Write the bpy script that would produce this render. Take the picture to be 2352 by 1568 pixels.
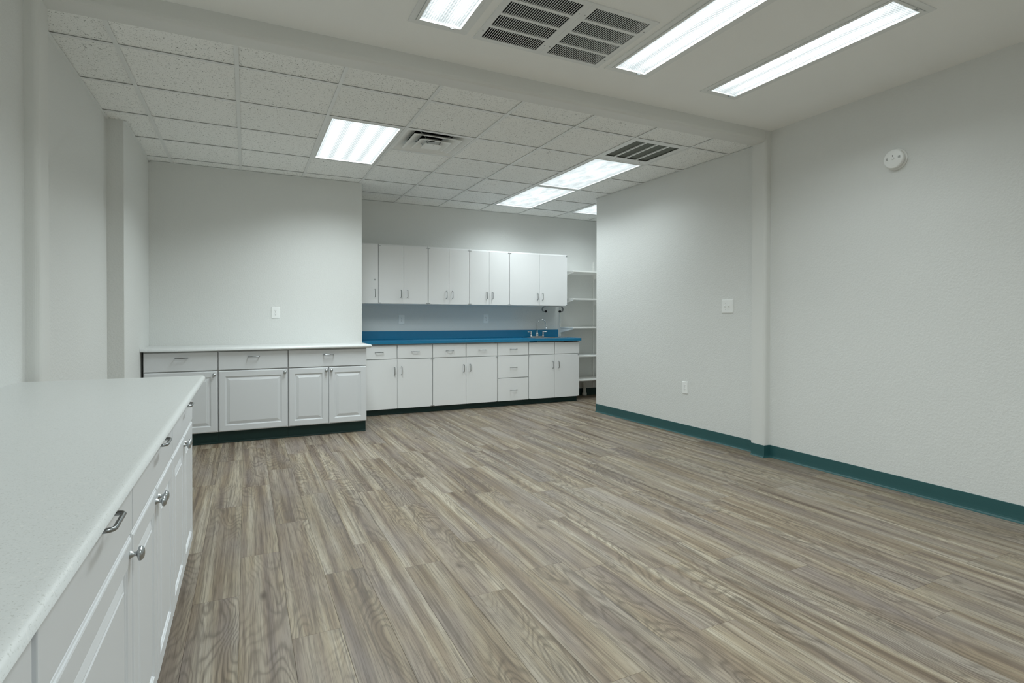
import bpy, bmesh, math, random
from mathutils import Vector, Matrix

for o in list(bpy.data.objects):
    bpy.data.objects.remove(o)
S = bpy.context.scene
COL = S.collection
random.seed(7)

# ------------------------------------------------------------ camera
yaw, pitch, roll = math.radians(25.8185), math.radians(-0.4771), math.radians(0.0595)
fwd = Vector((math.sin(yaw)*math.cos(pitch), math.cos(yaw)*math.cos(pitch), math.sin(pitch)))
rt = Vector((math.cos(yaw), -math.sin(yaw), 0)); upv = rt.cross(fwd)
r2 = rt*math.cos(roll)+upv*math.sin(roll); u2 = upv*math.cos(roll)-rt*math.sin(roll)
cd = bpy.data.cameras.new('camera'); cam = bpy.data.objects.new('camera', cd); COL.objects.link(cam)
m = Matrix.Identity(4)
for i in range(3):
    m[i][0], m[i][1], m[i][2] = r2[i], u2[i], -fwd[i]
m.translation = Vector((0, 0, 1.1965))
cam.matrix_world = m
cd.sensor_width = 36; cd.lens = 1262.78/2352*36; cd.shift_y = -41.24/2352
cd.clip_start = 0.02; cd.clip_end = 100
S.camera = cam

# ------------------------------------------------------------ world, exposure
w = bpy.data.worlds.new('world'); S.world = w; w.use_nodes = True
w.node_tree.nodes['Background'].inputs[0].default_value = (0.6, 0.65, 0.65, 1)
w.node_tree.nodes['Background'].inputs[1].default_value = 0.02
S.view_settings.view_transform = 'Standard'; S.view_settings.look = 'None'
S.view_settings.exposure = 0.36; S.view_settings.gamma = 1.0
S.view_settings.use_curve_mapping = False
S.cycles.max_bounces = 16; S.cycles.diffuse_bounces = 14
LAMP = (0.90, 1.0, 1.015)
W_NEAR = {(.966, 0): 60, (2.262, 0): 36, (3.086, 0): 16, (.966, 1): 66, (2.262, 1): 50, (3.086, 1): 21}   # watts, set unequal per fixture to balance brightness across the room
W_TILE = {(3, 1): 84, (7, 1): 28, (7, 3): 43, (9, 3): 32}
GLOW_NEAR, GLOW_TILE = 1.3, 1.15      # glow of the prismatic lenses where a tube lies behind


def lin(r, g, b):
    f = lambda c: (c/255/12.92) if c/255 <= .04045 else ((c/255+.055)/1.055)**2.4
    return (f(r), f(g), f(b), 1)

# ------------------------------------------------------------ materials
class N:
    def __init__(s, name):
        s.m = bpy.data.materials.new(name); s.m.use_nodes = True
        s.t = s.m.node_tree; s.b = s.t.nodes['Principled BSDF']
    def n(s, typ, **k):
        x = s.t.nodes.new(typ)
        for a, v in k.items():
            if a.startswith('i_'):
                key = a[2:]; key = int(key) if key.isdigit() else key.replace('_', ' ')
                if isinstance(v, bpy.types.NodeSocket): s.t.links.new(v, x.inputs[key])
                else: x.inputs[key].default_value = v
            else: setattr(x, a, v)
        return x
    def l(s, a, b): s.t.links.new(a, b)
    def math(s, op, a, b=None, c=None, clamp=False):
        x = s.t.nodes.new('ShaderNodeMath'); x.operation = op; x.use_clamp = clamp
        for i, v in enumerate((a, b, c)):
            if v is None: continue
            if isinstance(v, bpy.types.NodeSocket): s.l(v, x.inputs[i])
            else: x.inputs[i].default_value = v
        return x.outputs[0]
    def ramp(s, fac, stops, interp='LINEAR'):
        x = s.t.nodes.new('ShaderNodeValToRGB'); s.l(fac, x.inputs[0]); e = x.color_ramp.elements
        x.color_ramp.interpolation = interp
        while len(e) < len(stops): e.new(.5)
        for q, (p, c) in zip(e, stops): q.position = p; q.color = c
        return x.outputs[0]
    def mix(s, fac, a, b, mode='MIX'):
        x = s.t.nodes.new('ShaderNodeMix'); x.data_type = 'RGBA'; x.blend_type = mode
        for i, v in ((0, fac), (6, a), (7, b)):
            if isinstance(v, bpy.types.NodeSocket): s.l(v, x.inputs[i])
            else: x.inputs[i].default_value = v
        return x.outputs[2]
    def coord(s, kind='Object'):
        return s.t.nodes.new('ShaderNodeTexCoord').outputs[kind]
    def noise(s, vec, scale, detail=2, rough=.5, dist=0, w=None):
        x = s.t.nodes.new('ShaderNodeTexNoise')
        if w is not None:
            x.noise_dimensions = '4D'
            if isinstance(w, bpy.types.NodeSocket): s.l(w, x.inputs['W'])
            else: x.inputs['W'].default_value = w
        s.l(vec, x.inputs['Vector'])
        x.inputs['Scale'].default_value = scale; x.inputs['Detail'].default_value = detail
        x.inputs['Roughness'].default_value = rough; x.inputs['Distortion'].default_value = dist
        return x.outputs[0]
    def mapping(s, vec, scale=(1, 1, 1), loc=(0, 0, 0)):
        x = s.t.nodes.new('ShaderNodeMapping'); s.l(vec, x.inputs[0])
        x.inputs['Scale'].default_value = scale; x.inputs['Location'].default_value = loc
        return x.outputs[0]
    def bump(s, h, strength=.3, dist=.002):
        x = s.t.nodes.new('ShaderNodeBump'); s.l(h, x.inputs['Height'])
        x.inputs['Strength'].default_value = strength; x.inputs['Distance'].default_value = dist
        s.l(x.outputs[0], s.b.inputs['Normal'])
    def set(s, col=None, rough=None, metal=None, spec=None):
        if col is not None:
            if isinstance(col, bpy.types.NodeSocket): s.l(col, s.b.inputs['Base Color'])
            else: s.b.inputs['Base Color'].default_value = col
        if rough is not None:
            if isinstance(rough, bpy.types.NodeSocket): s.l(rough, s.b.inputs['Roughness'])
            else: s.b.inputs['Roughness'].default_value = rough
        if metal is not None: s.b.inputs['Metallic'].default_value = metal
        if spec is not None: s.b.inputs['Specular IOR Level'].default_value = spec
        return s.m

M = {}
def paint(name, col, rough, texscale=None, strength=.25, var=.03, dist=.0015):
    n = N(name); p = n.coord()
    v = n.noise(p, 2.3, 3)
    c2 = tuple(max(0, x*(1-var)) for x in col[:3])+(1,)
    c = n.mix(v, c2, col)
    if texscale:
        a = n.noise(p, texscale, 2, .55)
        a2 = n.ramp(a, [(.38, (0, 0, 0, 1)), (.62, (1, 1, 1, 1))])
        n.bump(a2, strength, dist)
    else:
        n.bump(n.noise(p, 60, 2), .04, .0005)
    M[name] = n.set(c, rough)
paint('wall_paint', (.745, .755, .74, 1), .55, 78, .34, .03, .002)
paint('ceiling_paint', (.925, .93, .915, 1), .7, 90, .15)
paint('beam_paint', (.75, .755, .735, 1), .5, 110, .12)
paint('white_laminate', (.86, .865, .87, 1), .38)
paint('white_thermofoil', (.70, .715, .735, 1), .36)
paint('carcass_white', (.62, .63, .63, 1), .5)
paint('white_metal', (.86, .87, .86, 1), .4)
paint('fixture_white', (.82, .835, .83, 1), .4)
paint('grid_metal', (.80, .815, .81, 1), .4)
paint('plate_white', (.90, .91, .90, 1), .35)
paint('shelf_white', (.90, .90, .88, 1), .45)
paint('pvc_white', (.66, .65, .60, 1), .4)
paint('teal_vinyl', lin(44, 88, 90), .38)
paint('shaded_teal_vinyl', lin(8, 50, 47), .55)  # baseboard teal with the shade low down painted into its colour
paint('blue_laminate', (.010, .185, .350, 1), .26)
paint('duct_black', (.006, .006, .006, 1), .8)
paint('filter_grey', lin(112, 117, 110), .9, 400, .3)
paint('slot_dark', (.05, .05, .05, 1), .6)
paint('black_rubber', (.008, .008, .008, 1), .5)
paint('grey_plastic', (.30, .31, .30, 1), .35)
paint('particle_board', (.50, .46, .38, 1), .7)

n = N('solid_counter'); p = n.coord()
sp = n.noise(p, 330, 2, .6)
c = n.mix(n.ramp(sp, [(.30, (0, 0, 0, 1)), (.42, (1, 1, 1, 1))]), (.52, .53, .51, 1), (.68, .695, .69, 1))
c = n.mix(n.ramp(n.noise(p, 150, 2), [(.62, (0, 0, 0, 1)), (.72, (1, 1, 1, 1))]), c, (.74, .745, .73, 1))
M['solid_counter'] = n.set(c, .33)

def metal(name, col, rough):
    n = N(name); p = n.coord()
    n.set(n.mix(n.noise(p, 120, 2), tuple(x*.85 for x in col[:3])+(1,), col), rough, 1.0); M[name] = n.m
metal('chrome', (.72, .74, .75, 1), .12)
metal('brushed_steel', (.36, .38, .39, 1), .26)
metal('nickel', (.50, .52, .53, 1), .3)
metal('stainless', (.60, .62, .62, 1), .28)

# fissured ceiling tile
n = N('fissured_tile'); p = n.coord()
inf = n.n('ShaderNodeObjectInfo')
off = n.n('ShaderNodeVectorMath', operation='MULTIPLY_ADD'); n.l(inf.outputs['Random'], off.inputs[0])
off.inputs[1].default_value = (37, 21, 0); n.l(p, off.inputs[2])
pv = off.outputs[0]
wob = n.n('ShaderNodeVectorMath', operation='MULTIPLY_ADD')
nz = n.n('ShaderNodeTexNoise'); n.l(pv, nz.inputs['Vector']); nz.inputs['Scale'].default_value = 40
n.l(nz.outputs[1], wob.inputs[0]); wob.inputs[1].default_value = (.05, .05, 0); n.l(pv, wob.inputs[2])
f1 = n.noise(n.mapping(wob.outputs[0], (1.0, 1.6, 1)), 105, 1, .5)
fis = n.ramp(f1, [(.31, (1, 1, 1, 1)), (.365, (0, 0, 0, 1))])
f2 = n.noise(wob.outputs[0], 210, 1)
pin = n.ramp(f2, [(.27, (1, 1, 1, 1)), (.32, (0, 0, 0, 1))])
mk = n.math('MAXIMUM', fis, n.math('MULTIPLY', pin, .7))
tone = n.mix(inf.outputs['Random'], (.90, .91, .895, 1), (.94, .945, .93, 1))
n.bump(n.math('SUBTRACT', n.math('MULTIPLY', n.noise(pv, 160, 2), .25), mk), .55, .002)
M['fissured_tile'] = n.set(n.mix(mk, tone, (.22, .225, .21, 1)), .85)

# vinyl plank: contour-line grain, fibre streaks, knots, a tone of its own per plank
n = N('plank'); p = n.coord()
inf = n.n('ShaderNodeObjectInfo'); rnd = inf.outputs['Random']
off = n.n('ShaderNodeVectorMath', operation='MULTIPLY_ADD'); n.l(rnd, off.inputs[0])
off.inputs[1].default_value = (13.7, 61.3, 0); n.l(p, off.inputs[2]); pv = off.outputs[0]
big = n.noise(n.mapping(pv, (5.2, 1.05, 1)), 1.0, 2, .45, .25)
wav = n.noise(n.mapping(pv, (18, 5, 1)), 1.0, 2, .5)
h = n.math('ADD', n.math('MULTIPLY', big, 24.0), n.math('MULTIPLY', wav, 1.5))
ring = n.math('SINE', n.math('MULTIPLY', h, 6.283))
ring = n.math('MULTIPLY_ADD', ring, .5, .5)
ring = n.math('POWER', ring, 2.4)
zone = n.ramp(n.noise(n.mapping(pv, (4.0, .8, 1)), 1.0, 1), [(.42, (.12, .12, .12, 1)), (.6, (1, 1, 1, 1))])
fib = n.noise(n.mapping(pv, (210, 5.0, 1)), 1.0, 3, .6)
fib2 = n.noise(n.mapping(pv, (75, 1.4, 1)), 1.0, 3, .55)
strk = n.noise(n.mapping(pv, (15, .42, 1)), 1.0, 3, .5, .3)
blotch = n.noise(n.mapping(pv, (5, 1.2, 1)), 1.0, 2)
base = n.ramp(strk, [(.32, lin(118, 101, 85)), (.44, lin(152, 135, 113)), (.54, lin(172, 158, 135)), (.67, lin(196, 185, 165))])
base = n.mix(n.ramp(blotch, [(.40, (0, 0, 0, 1)), (.66, (.55, .55, .55, 1))]), base, lin(156, 147, 143))
base = n.mix(n.math('MULTIPLY', n.ramp(fib2, [(.32, (1, 1, 1, 1)), (.52, (0, 0, 0, 1))]), .55), base, lin(84, 70, 58))
base = n.mix(n.math('MULTIPLY', n.math('MULTIPLY', ring, zone), .46), base, lin(76, 64, 53))
base = n.mix(n.ramp(fib, [(.34, (.52, .52, .52, 1)), (.52, (0, 0, 0, 1))]), base, lin(86, 73, 61))
vor = n.n('ShaderNodeTexVoronoi'); n.l(n.mapping(pv, (3.1, 1.0, 1)), vor.inputs['Vector']); vor.inputs['Scale'].default_value = 1.25
kn = n.ramp(vor.outputs['Distance'], [(.018, (.8, .8, .8, 1)), (.075, (0, 0, 0, 1))])
base = n.mix(kn, base, lin(74, 60, 49))
hs = n.n('ShaderNodeHueSaturation'); n.l(base, hs.inputs['Color'])
n.l(n.math('MULTIPLY_ADD', rnd, .11, .70), hs.inputs['Value']); hs.inputs['Saturation'].default_value = 1.0
n.bump(n.math('ADD', n.math('MULTIPLY', fib, .6), n.math('MULTIPLY', ring, .25)), .10, .0006)
M['plank'] = n.set(hs.outputs[0], n.ramp(fib2, [(.3, (.42, .42, .42, 1)), (.7, (.52, .52, .52, 1))]), None, .42)

# prismatic lenses lit from behind by fluorescent tubes running along local y
def lens_mat(name, tubes, sigma, peak, low, cell, tube_mod=.55, cloudy=False):
    n = N(name); p = n.coord()
    sx = n.n('ShaderNodeSeparateXYZ'); n.l(p, sx.inputs[0]); X, Y = sx.outputs[0], sx.outputs[1]
    tot = None
    for t in tubes:
        d = n.math('DIVIDE', n.math('SUBTRACT', X, t), sigma)
        g = n.math('EXPONENT', n.math('MULTIPLY', n.math('MULTIPLY', d, d), -1.0))
        tot = g if tot is None else n.math('ADD', tot, g)
    fx = n.math('ABSOLUTE', n.math('SINE', n.math('MULTIPLY', X, math.pi/cell)))
    fy = n.math('ABSOLUTE', n.math('SINE', n.math('MULTIPLY', Y, math.pi/cell)))
    lat = n.math('POWER', n.math('MULTIPLY', fx, fy), .6)
    st = n.noise(n.mapping(p, (160, 1.0, 1)), 1.0, 2)
    st = n.ramp(st, [(.35, (.25, .25, .25, 1)), (.62, (1, 1, 1, 1))])
    ends = n.math('MINIMUM', n.math('MULTIPLY', n.math('SUBTRACT', .575, n.math('ABSOLUTE', Y)), 9.0), 1.0, clamp=True)
    tot = n.math('MULTIPLY', tot, n.math('MULTIPLY_ADD', ends, .75, .25))
    if cloudy:                                                # a pebbled lens scatters the tubes into patches
        cl = n.ramp(n.noise(n.mapping(p, (9, 4, 1)), 1.0, 3, .6), [(.38, (.3, .3, .3, 1)), (.6, (1, 1, 1, 1))])
        tot = n.math('MULTIPLY', n.math('MULTIPLY', tot, cl), .55)
        st = n.ramp(n.noise(n.mapping(p, (70, 70, 1)), 1.0, 1), [(.35, (.3, .3, .3, 1)), (.6, (1, 1, 1, 1))])
    tube = n.math('MULTIPLY', n.math('MULTIPLY', tot, n.math('MULTIPLY_ADD', st, tube_mod, 1-tube_mod)), peak)
    e = n.math('ADD', n.math('MULTIPLY', tube, n.math('MULTIPLY_ADD', lat, .75, .25)),
               n.math('MULTIPLY_ADD', lat, low*.55, low*.62))
    bf = n.n('ShaderNodeNewGeometry').outputs['Backfacing']          # only the patterned underside glows
    em = n.n('ShaderNodeEmission'); em.inputs[0].default_value = LAMP+(1,)
    n.l(n.math('MULTIPLY', e, n.math('SUBTRACT', 1.0, bf)), em.inputs[1])
    tr = n.n('ShaderNodeBsdfTransparent')
    pat = n.math('MULTIPLY', n.math('MULTIPLY_ADD', lat, .9, .06), n.math('MULTIPLY_ADD', n.math('MINIMUM', tot, 1.0), .75, .25))
    pat = n.math('MAXIMUM', pat, bf)
    n.l(pat, tr.inputs[0])
    ad = n.n('ShaderNodeAddShader'); n.l(em.outputs[0], ad.inputs[0]); n.l(tr.outputs[0], ad.inputs[1])
    n.l(ad.outputs[0], n.t.nodes['Material Output'].inputs['Surface'])
    M[name] = n.m
lens_mat('lens_near', (-.052, .060), .034, GLOW_NEAR, .58, .0135, .35)
lens_mat('lens_tile', (-.20, -.068, .068, .20), .034, GLOW_TILE, .62, .012, .6)
lens_mat('lens_pebbled', (-.15, .0, .15), .085, GLOW_TILE, .52, .010, .55, True)

# ------------------------------------------------------------ mesh helpers
class MB:
    def __init__(s): s.v = []; s.f = []; s.sm = []
    def add(s, vs, fs, smooth=False):
        o = len(s.v); s.v += [tuple(q) for q in vs]
        for f in fs: s.f.append(tuple(o+i for i in f)); s.sm.append(smooth)
        return s
    def box(s, x0, x1, y0, y1, z0, z1):
        return s.add([(x0,y0,z0),(x1,y0,z0),(x1,y1,z0),(x0,y1,z0),(x0,y0,z1),(x1,y0,z1),(x1,y1,z1),(x0,y1,z1)],
                     [(0,3,2,1),(4,5,6,7),(0,1,5,4),(1,2,6,5),(2,3,7,6),(3,0,4,7)])
    def prism(s, poly, axis, a, b, smooth=False):
        k = len(poly)
        def P(q, t):
            return {'x': (t, q[0], q[1]), 'y': (q[0], t, q[1]), 'z': (q[0], q[1], t)}[axis]
        o = len(s.v); s.v += [P(q, a) for q in poly]+[P(q, b) for q in poly]
        for i in range(k):
            j = (i+1) % k; s.f.append((o+i, o+j, o+k+j, o+k+i)); s.sm.append(smooth)
        s.f.append(tuple(o+i for i in reversed(range(k)))); s.sm.append(False)
        s.f.append(tuple(o+k+i for i in range(k))); s.sm.append(False)
        return s
    def frame(s, x0, x1, y0, y1, wd, z0, z1):
        s.box(x0, x1, y0, y0+wd, z0, z1); s.box(x0, x1, y1-wd, y1, z0, z1)
        s.box(x0, x0+wd, y0+wd, y1-wd, z0, z1); s.box(x1-wd, x1, y0+wd, y1-wd, z0, z1); return s
    def lathe(s, prof, axis='z', seg=24, c=(0, 0, 0)):
        k = len(prof); vs = []
        for i in range(seg):
            a = 2*math.pi*i/seg
            for r, h in prof:
                q = (r*math.cos(a), r*math.sin(a), h)
                if axis == 'x': q = (h, q[0], q[1])
                if axis == 'y': q = (q[0], h, q[1])
                vs.append(tuple(q[t]+c[t] for t in range(3)))
        fs = []
        for i in range(seg):
            j = (i+1) % seg
            for t in range(k-1): fs.append((i*k+t, j*k+t, j*k+t+1, i*k+t+1))
        o = len(s.v); s.add(vs, fs, True)
        for t in (0, k-1):
            if prof[t][0] > 1e-5:
                s.f.append(tuple(o+i*k+t for i in range(seg))); s.sm.append(False)
        return s
    def tube(s, pts, r, seg=10):
        pts = [Vector(q) for q in pts]; rs = r if isinstance(r, (list, tuple)) else [r]*len(pts)
        rings = []; up = None
        for i, q in enumerate(pts):
            d = (pts[min(i+1, len(pts)-1)]-pts[max(i-1, 0)]).normalized()
            if up is None:
                up = Vector((0, 0, 1)) if abs(d.z) < .9 else Vector((1, 0, 0))
            a = d.cross(up).normalized(); b = a.cross(d).normalized(); up = b
            rings.append([q+a*rs[i]*math.cos(2*math.pi*t/seg)+b*rs[i]*math.sin(2*math.pi*t/seg) for t in range(seg)])
        o = len(s.v); s.v += [tuple(q) for rg in rings for q in rg]
        for i in range(len(pts)-1):
            for t in range(seg):
                u = (t+1) % seg
                s.f.append((o+i*seg+t, o+i*seg+u, o+(i+1)*seg+u, o+(i+1)*seg+t)); s.sm.append(True)
        s.f.append(tuple(o+t for t in range(seg))); s.sm.append(False)
        s.f.append(tuple(o+(len(pts)-1)*seg+t for t in range(seg))); s.sm.append(False)
        return s
    def mesh(s, name, mat):
        me = bpy.data.meshes.new(name); me.from_pydata(s.v, [], s.f)
        bm = bmesh.new(); bm.from_mesh(me); bmesh.ops.recalc_face_normals(bm, faces=bm.faces); bm.to_mesh(me); bm.free()
        me.polygons.foreach_set('use_smooth', s.sm); me.materials.append(M[mat]); return me

def link(name, me, parent=None, loc=(0, 0, 0), rot=(0, 0, 0), bevel=0, seg=2):
    o = bpy.data.objects.new(name, me); COL.objects.link(o); o.location = loc; o.rotation_euler = rot
    if parent: o.parent = parent
    if bevel:
        b = o.modifiers.new('bevel', 'BEVEL'); b.width = bevel; b.segments = seg
        b.limit_method = 'ANGLE'; b.angle_limit = math.radians(50); b.harden_normals = False
    return o
def obj(name, mb, mat, parent=None, **k): return link(name, mb.mesh(name, mat), parent, **k)
def tag(o, label, cat=None, group=None):
    o['label'] = label
    if cat: o['category'] = cat
    if group: o['group'] = group
    return o
def thing(name, label, cat, loc=(0, 0, 0), rz=0, group=None):
    o = bpy.data.objects.new(name, None); COL.objects.link(o); o.location = loc; o.rotation_euler = (0, 0, rz)
    o.empty_display_size = .1
    return tag(o, label, cat, group)
def struct(name, mb, mat, **k):
    o = obj(name, mb, mat, **k); o['kind'] = 'structure'; return o
def B(*a): return MB().box(*a)
def holes(x0, x1, y0, y1, z0, z1, hs):
    xs = sorted({x0, x1}|{h[0] for h in hs}|{h[1] for h in hs}); ys = sorted({y0, y1}|{h[2] for h in hs}|{h[3] for h in hs})
    mb = MB(); idx = {}
    def vid(i, j, k):
        if (i, j, k) not in idx:
            idx[(i, j, k)] = len(mb.v); mb.v.append((xs[i], ys[j], (z0, z1)[k]))
        return idx[(i, j, k)]
    def solid(i, j):
        if i < 0 or j < 0 or i >= len(xs)-1 or j >= len(ys)-1: return False
        cx, cy = (xs[i]+xs[i+1])/2, (ys[j]+ys[j+1])/2
        return not any(h[0] < cx < h[1] and h[2] < cy < h[3] for h in hs)
    def F(*q): mb.f.append(tuple(vid(*t) for t in q)); mb.sm.append(False)
    for i in range(len(xs)-1):
        for j in range(len(ys)-1):
            if not solid(i, j): continue
            F((i,j,0),(i,j+1,0),(i+1,j+1,0),(i+1,j,0)); F((i,j,1),(i+1,j,1),(i+1,j+1,1),(i,j+1,1))
            if not solid(i-1, j): F((i,j,0),(i,j,1),(i,j+1,1),(i,j+1,0))
            if not solid(i+1, j): F((i+1,j,0),(i+1,j+1,0),(i+1,j+1,1),(i+1,j,1))
            if not solid(i, j-1): F((i,j,0),(i+1,j,0),(i+1,j,1),(i,j,1))
            if not solid(i, j+1): F((i,j+1,0),(i,j+1,1),(i+1,j+1,1),(i+1,j+1,0))
    return mb
def arc(cx, cy, r, a0, a1, k=6):
    return [(cx+r*math.cos(math.radians(a0+(a1-a0)*i/k)), cy+r*math.sin(math.radians(a0+(a1-a0)*i/k))) for i in range(k+1)]

# ------------------------------------------------------------ dimensions
XLN, XL2, XL3 = -.935, -.969, -.857        # left walls: near, behind the pilaster, at the corner column
XPL = -.878                                # left pilaster face
XRN, XRF, XPR = 4.095, 4.072, 4.028        # right walls and right pilaster face
YP0, YP1 = 3.32, 3.455                     # beam and pilasters
YC, YB1, YB2, XPC = 5.20, 6.41, 7.286, 1.195
YRE = 5.91                                 # far end of the right partition
ZC, ZT, ZB = 2.822, 2.739, 2.724
YR = -2.8; XA = 5.8; YA = 4.6
T = .6096; GX = 1.173; GY = 3.779

# ------------------------------------------------------------ floor
sub = struct('floor', B(XL2-.2, XA+.2, YR-.2, YB2+.2, -.06, -.0061), 'particle_board')
PW, PL_, P0 = .178, 1.27, -.027
known = {-1: 3.912, 0: 4.33, 1: 3.467, 2: 3.957, 3: 2.973, 4: 2.595, 5: 2.20, 6: 2.75, 8: 2.214, 9: 2.85,
         11: 2.257, 15: 2.68, 16: 2.69, 20: 2.147}
plank_mesh = {}
rest = MB()
def plank_geo(mb, x0, x1, y0, y1):
    g = .0003; e = .0011
    a = [(x0+g, y0+g), (x1-g, y0+g), (x1-g, y1-g), (x0+g, y1-g)]
    b = [(x0+g+e, y0+g+e), (x1-g-e, y0+g+e), (x1-g-e, y1-g-e), (x0+g+e, y1-g-e)]
    mb.add([(*q, -.006) for q in a]+[(*q, -.0006) for q in a]+[(*q, 0) for q in b],
           [(0,3,2,1)]+[(i,(i+1)%4,4+(i+1)%4,4+i) for i in range(4)]+[(4+i,4+(i+1)%4,8+(i+1)%4,8+i) for i in range(4)]+[(8,9,10,11)])
for k in range(-6, 33):
    x0 = P0+PW*k; x1 = x0+PW
    off = known.get(k, random.uniform(0, PL_))
    y = off-math.ceil((off-(YR-.1))/PL_)*PL_
    while y < YB2+.1:
        y0, y1 = max(y, YR-.1), min(y+PL_, YB2+.1); y += PL_
        if y1-y0 < .02: continue
        xm, ym = (x0+x1)/2, (y0+y1)/2
        if ym > 6.6 and xm < .9: continue
        seen = y1 > .3 and x1 > -.42 and (x0 < XRN or y1 > 5.6) and not (ym > 6.2 and xm < 1.1)
        if seen:
            key = round(y1-y0, 3)
            if key not in plank_mesh:
                mb = MB(); plank_geo(mb, -PW/2, PW/2, -(y1-y0)/2, (y1-y0)/2); plank_mesh[key] = mb.mesh('plank', 'plank')
            link('plank', plank_mesh[key], sub, (xm, ym, 0))
        else:
            plank_geo(rest, x0, x1, y0, y1)
r_ = obj('hidden_planks', rest, 'plank', sub); r_['kind'] = 'stuff'

# ------------------------------------------------------------ walls
TH = .12
struct('wall_left_near', B(XLN-TH, XLN, YR-TH, YP0, 0, ZC+.08), 'wall_paint')
struct('wall_left_middle', B(XL2-TH, XL2, YP1, YC, 0, ZT+.35), 'wall_paint')
struct('wall_left_column', B(XL2-TH, XL3, YC, YB1, 0, ZT+.35), 'wall_paint', bevel=.004)
struct('wall_back_left', B(XL2-TH, XPC, YB1, YB2+TH, 0, ZT+.35), 'wall_paint', bevel=.004)
struct('wall_back', B(XPC, XA+TH, YB2, YB2+TH, 0, ZT+.35), 'wall_paint')
XF0, XF1 = 4.104, 4.066                    # this partition runs slightly out of square: x at its near and far end
def xf(y): return XF0+(XF1-XF0)*(y-YP1)/(YRE-YP1)
ANG = math.atan2(XF0-XF1, YRE-YP1)
struct('wall_right_far', MB().prism([(XF0, YP1), (XF0+TH, YP1), (XF1+TH, YRE), (XF1, YRE)], 'z', 0, ZT+.35), 'wall_paint', bevel=.004)
struct('wall_right_near', B(XRN, XRN+TH, YR-TH, YP0, 0, ZC+.08), 'wall_paint')
struct('wall_rear', B(XLN, XRN, YR-TH, YR, 0, ZC+.08), 'wall_paint')
struct('wall_alcove_right', B(XA, XA+TH, YA, YB2, 0, ZT+.35), 'wall_paint')
struct('wall_alcove_front', B(XRF+TH, XA+TH, YA-TH, YA, 0, ZT+.35), 'wall_paint')
# pilasters with a rounded near corner, and the beam over them
rr = .026
polyR = [(XRN+TH, YP0), (XPR+rr, YP0)]+arc(XPR+rr, YP0+rr, rr, 270, 180)[1:]+[(XPR, YP1), (XRN+TH, YP1)]
struct('trim_1', MB().prism(polyR, 'z', 0, ZC+.08), 'beam_paint')
polyL = [(XLN-TH, YP0), (XPL-rr, YP0)]+arc(XPL-rr, YP0+rr, rr, 270, 360)[1:]+[(XPL, YP1), (XLN-TH, YP1)]
struct('trim_2', MB().prism(polyL, 'z', 0, ZC+.08), 'beam_paint')
rb = .03
polyB = [(YP0, ZC+.08), (YP0, ZB+rb)]+arc(YP0+rb, ZB+rb, rb, 180, 270)[1:]+[(YP1, ZB), (YP1, ZC+.08)]
struct('trim_3', MB().prism(polyB, 'x', XPL, XPR), 'beam_paint')

# cove base: thin vinyl with a small toe
def cove(name, a, b, nrm, mat='teal_vinyl', h=.105, ext0=0, ext1=0):
    a = Vector((*a, 0)); b = Vector((*b, 0)); nv = Vector((*nrm, 0)); d = (b-a).normalized()
    a = a-d*ext0; b = b+d*ext1
    prof = [(0, 0), (.0145, 0), (.014, .0025), (.0095, .006), (.0062, .012), (.0044, .022), (.0036, .04), (.0034, h-.002), (.0022, h), (0, h)]
    mb = MB(); k = len(prof)
    vs = [a+nv*t+Vector((0, 0, z)) for t, z in prof]+[b+nv*t+Vector((0, 0, z)) for t, z in prof]
    mb.add(vs, [(i, i+1, k+i+1, k+i) for i in range(k-1)]+[tuple(range(k)), tuple(range(k, 2*k))])
    return struct(name, mb, mat)
cove('baseboard_right_far', (XF0, YP1), (XF1, YRE), (-math.cos(ANG), -math.sin(ANG)))
cove('baseboard_right_far_end', (XF1, YRE), (XF1+TH, YRE), (0, 1), ext0=.004)
cove('baseboard_right_pilaster', (XPR, YP0), (XPR, YP1), (-1, 0), ext0=.003)
cove('baseboard_right_pilaster_front', (XPR, YP0), (XRN-.003, YP0), (0, -1), ext0=.003)
cove('baseboard_right_near', (XRN, YR), (XRN, YP0-.004), (-1, 0))
cove('baseboard_back', (4.40, YB2), (XA, YB2), (0, -1), 'shaded_teal_vinyl', .11)
cove('baseboard_left', (XL2, YP1), (XL2, YC), (1, 0))
cove('baseboard_left_column', (XL2, YC), (XL3, YC), (0, -1))
cove('baseboard_rear', (XLN, YR), (XRN, YR), (0, 1))

# ------------------------------------------------------------ fluorescent light inside each fixture, over its lens
def lamp(parent, sx, sy, watts, z):
    L = bpy.data.lights.new('fluorescent_lamp', 'AREA'); L.shape = 'RECTANGLE'; L.size = sx; L.size_y = sy
    L.energy = watts; L.color = LAMP; L.spread = math.radians(142)
    o = bpy.data.objects.new('fluorescent_lamp', L); COL.objects.link(o); o.parent = parent; o.location = (0, 0, z)
# ------------------------------------------------------------ near plaster ceiling
NL = [(.966, 1.68, 'left'), (2.262, 1.69, 'middle'), (3.086, 1.683, 'right')]
NLY = (1.685, 2.905)
LW = .118
near_h = []
rows = [(1.685, 2.905), (-1.55, -.33)]  # second row is unseen, added behind the camera to light the room
for cx in (.966, 2.262, 3.086):
    for (a, b) in rows: near_h.append((cx-LW-.02, cx+LW+.02, a-.02, b+.02))
GR = [(1.222, 1.577), (1.653, 2.008)]
GROWS = [(2.405, 2.519), (2.541, 2.658), (2.679, 2.796), (2.816, 2.937)]
for g in GR: near_h.append((g[0], g[1], 2.405, 2.937))
struct('ceiling', holes(XLN-.1, XRN+.1, YR-.1, YP0+.02, ZC, ZC+.06, near_h), 'ceiling_paint')

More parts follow.
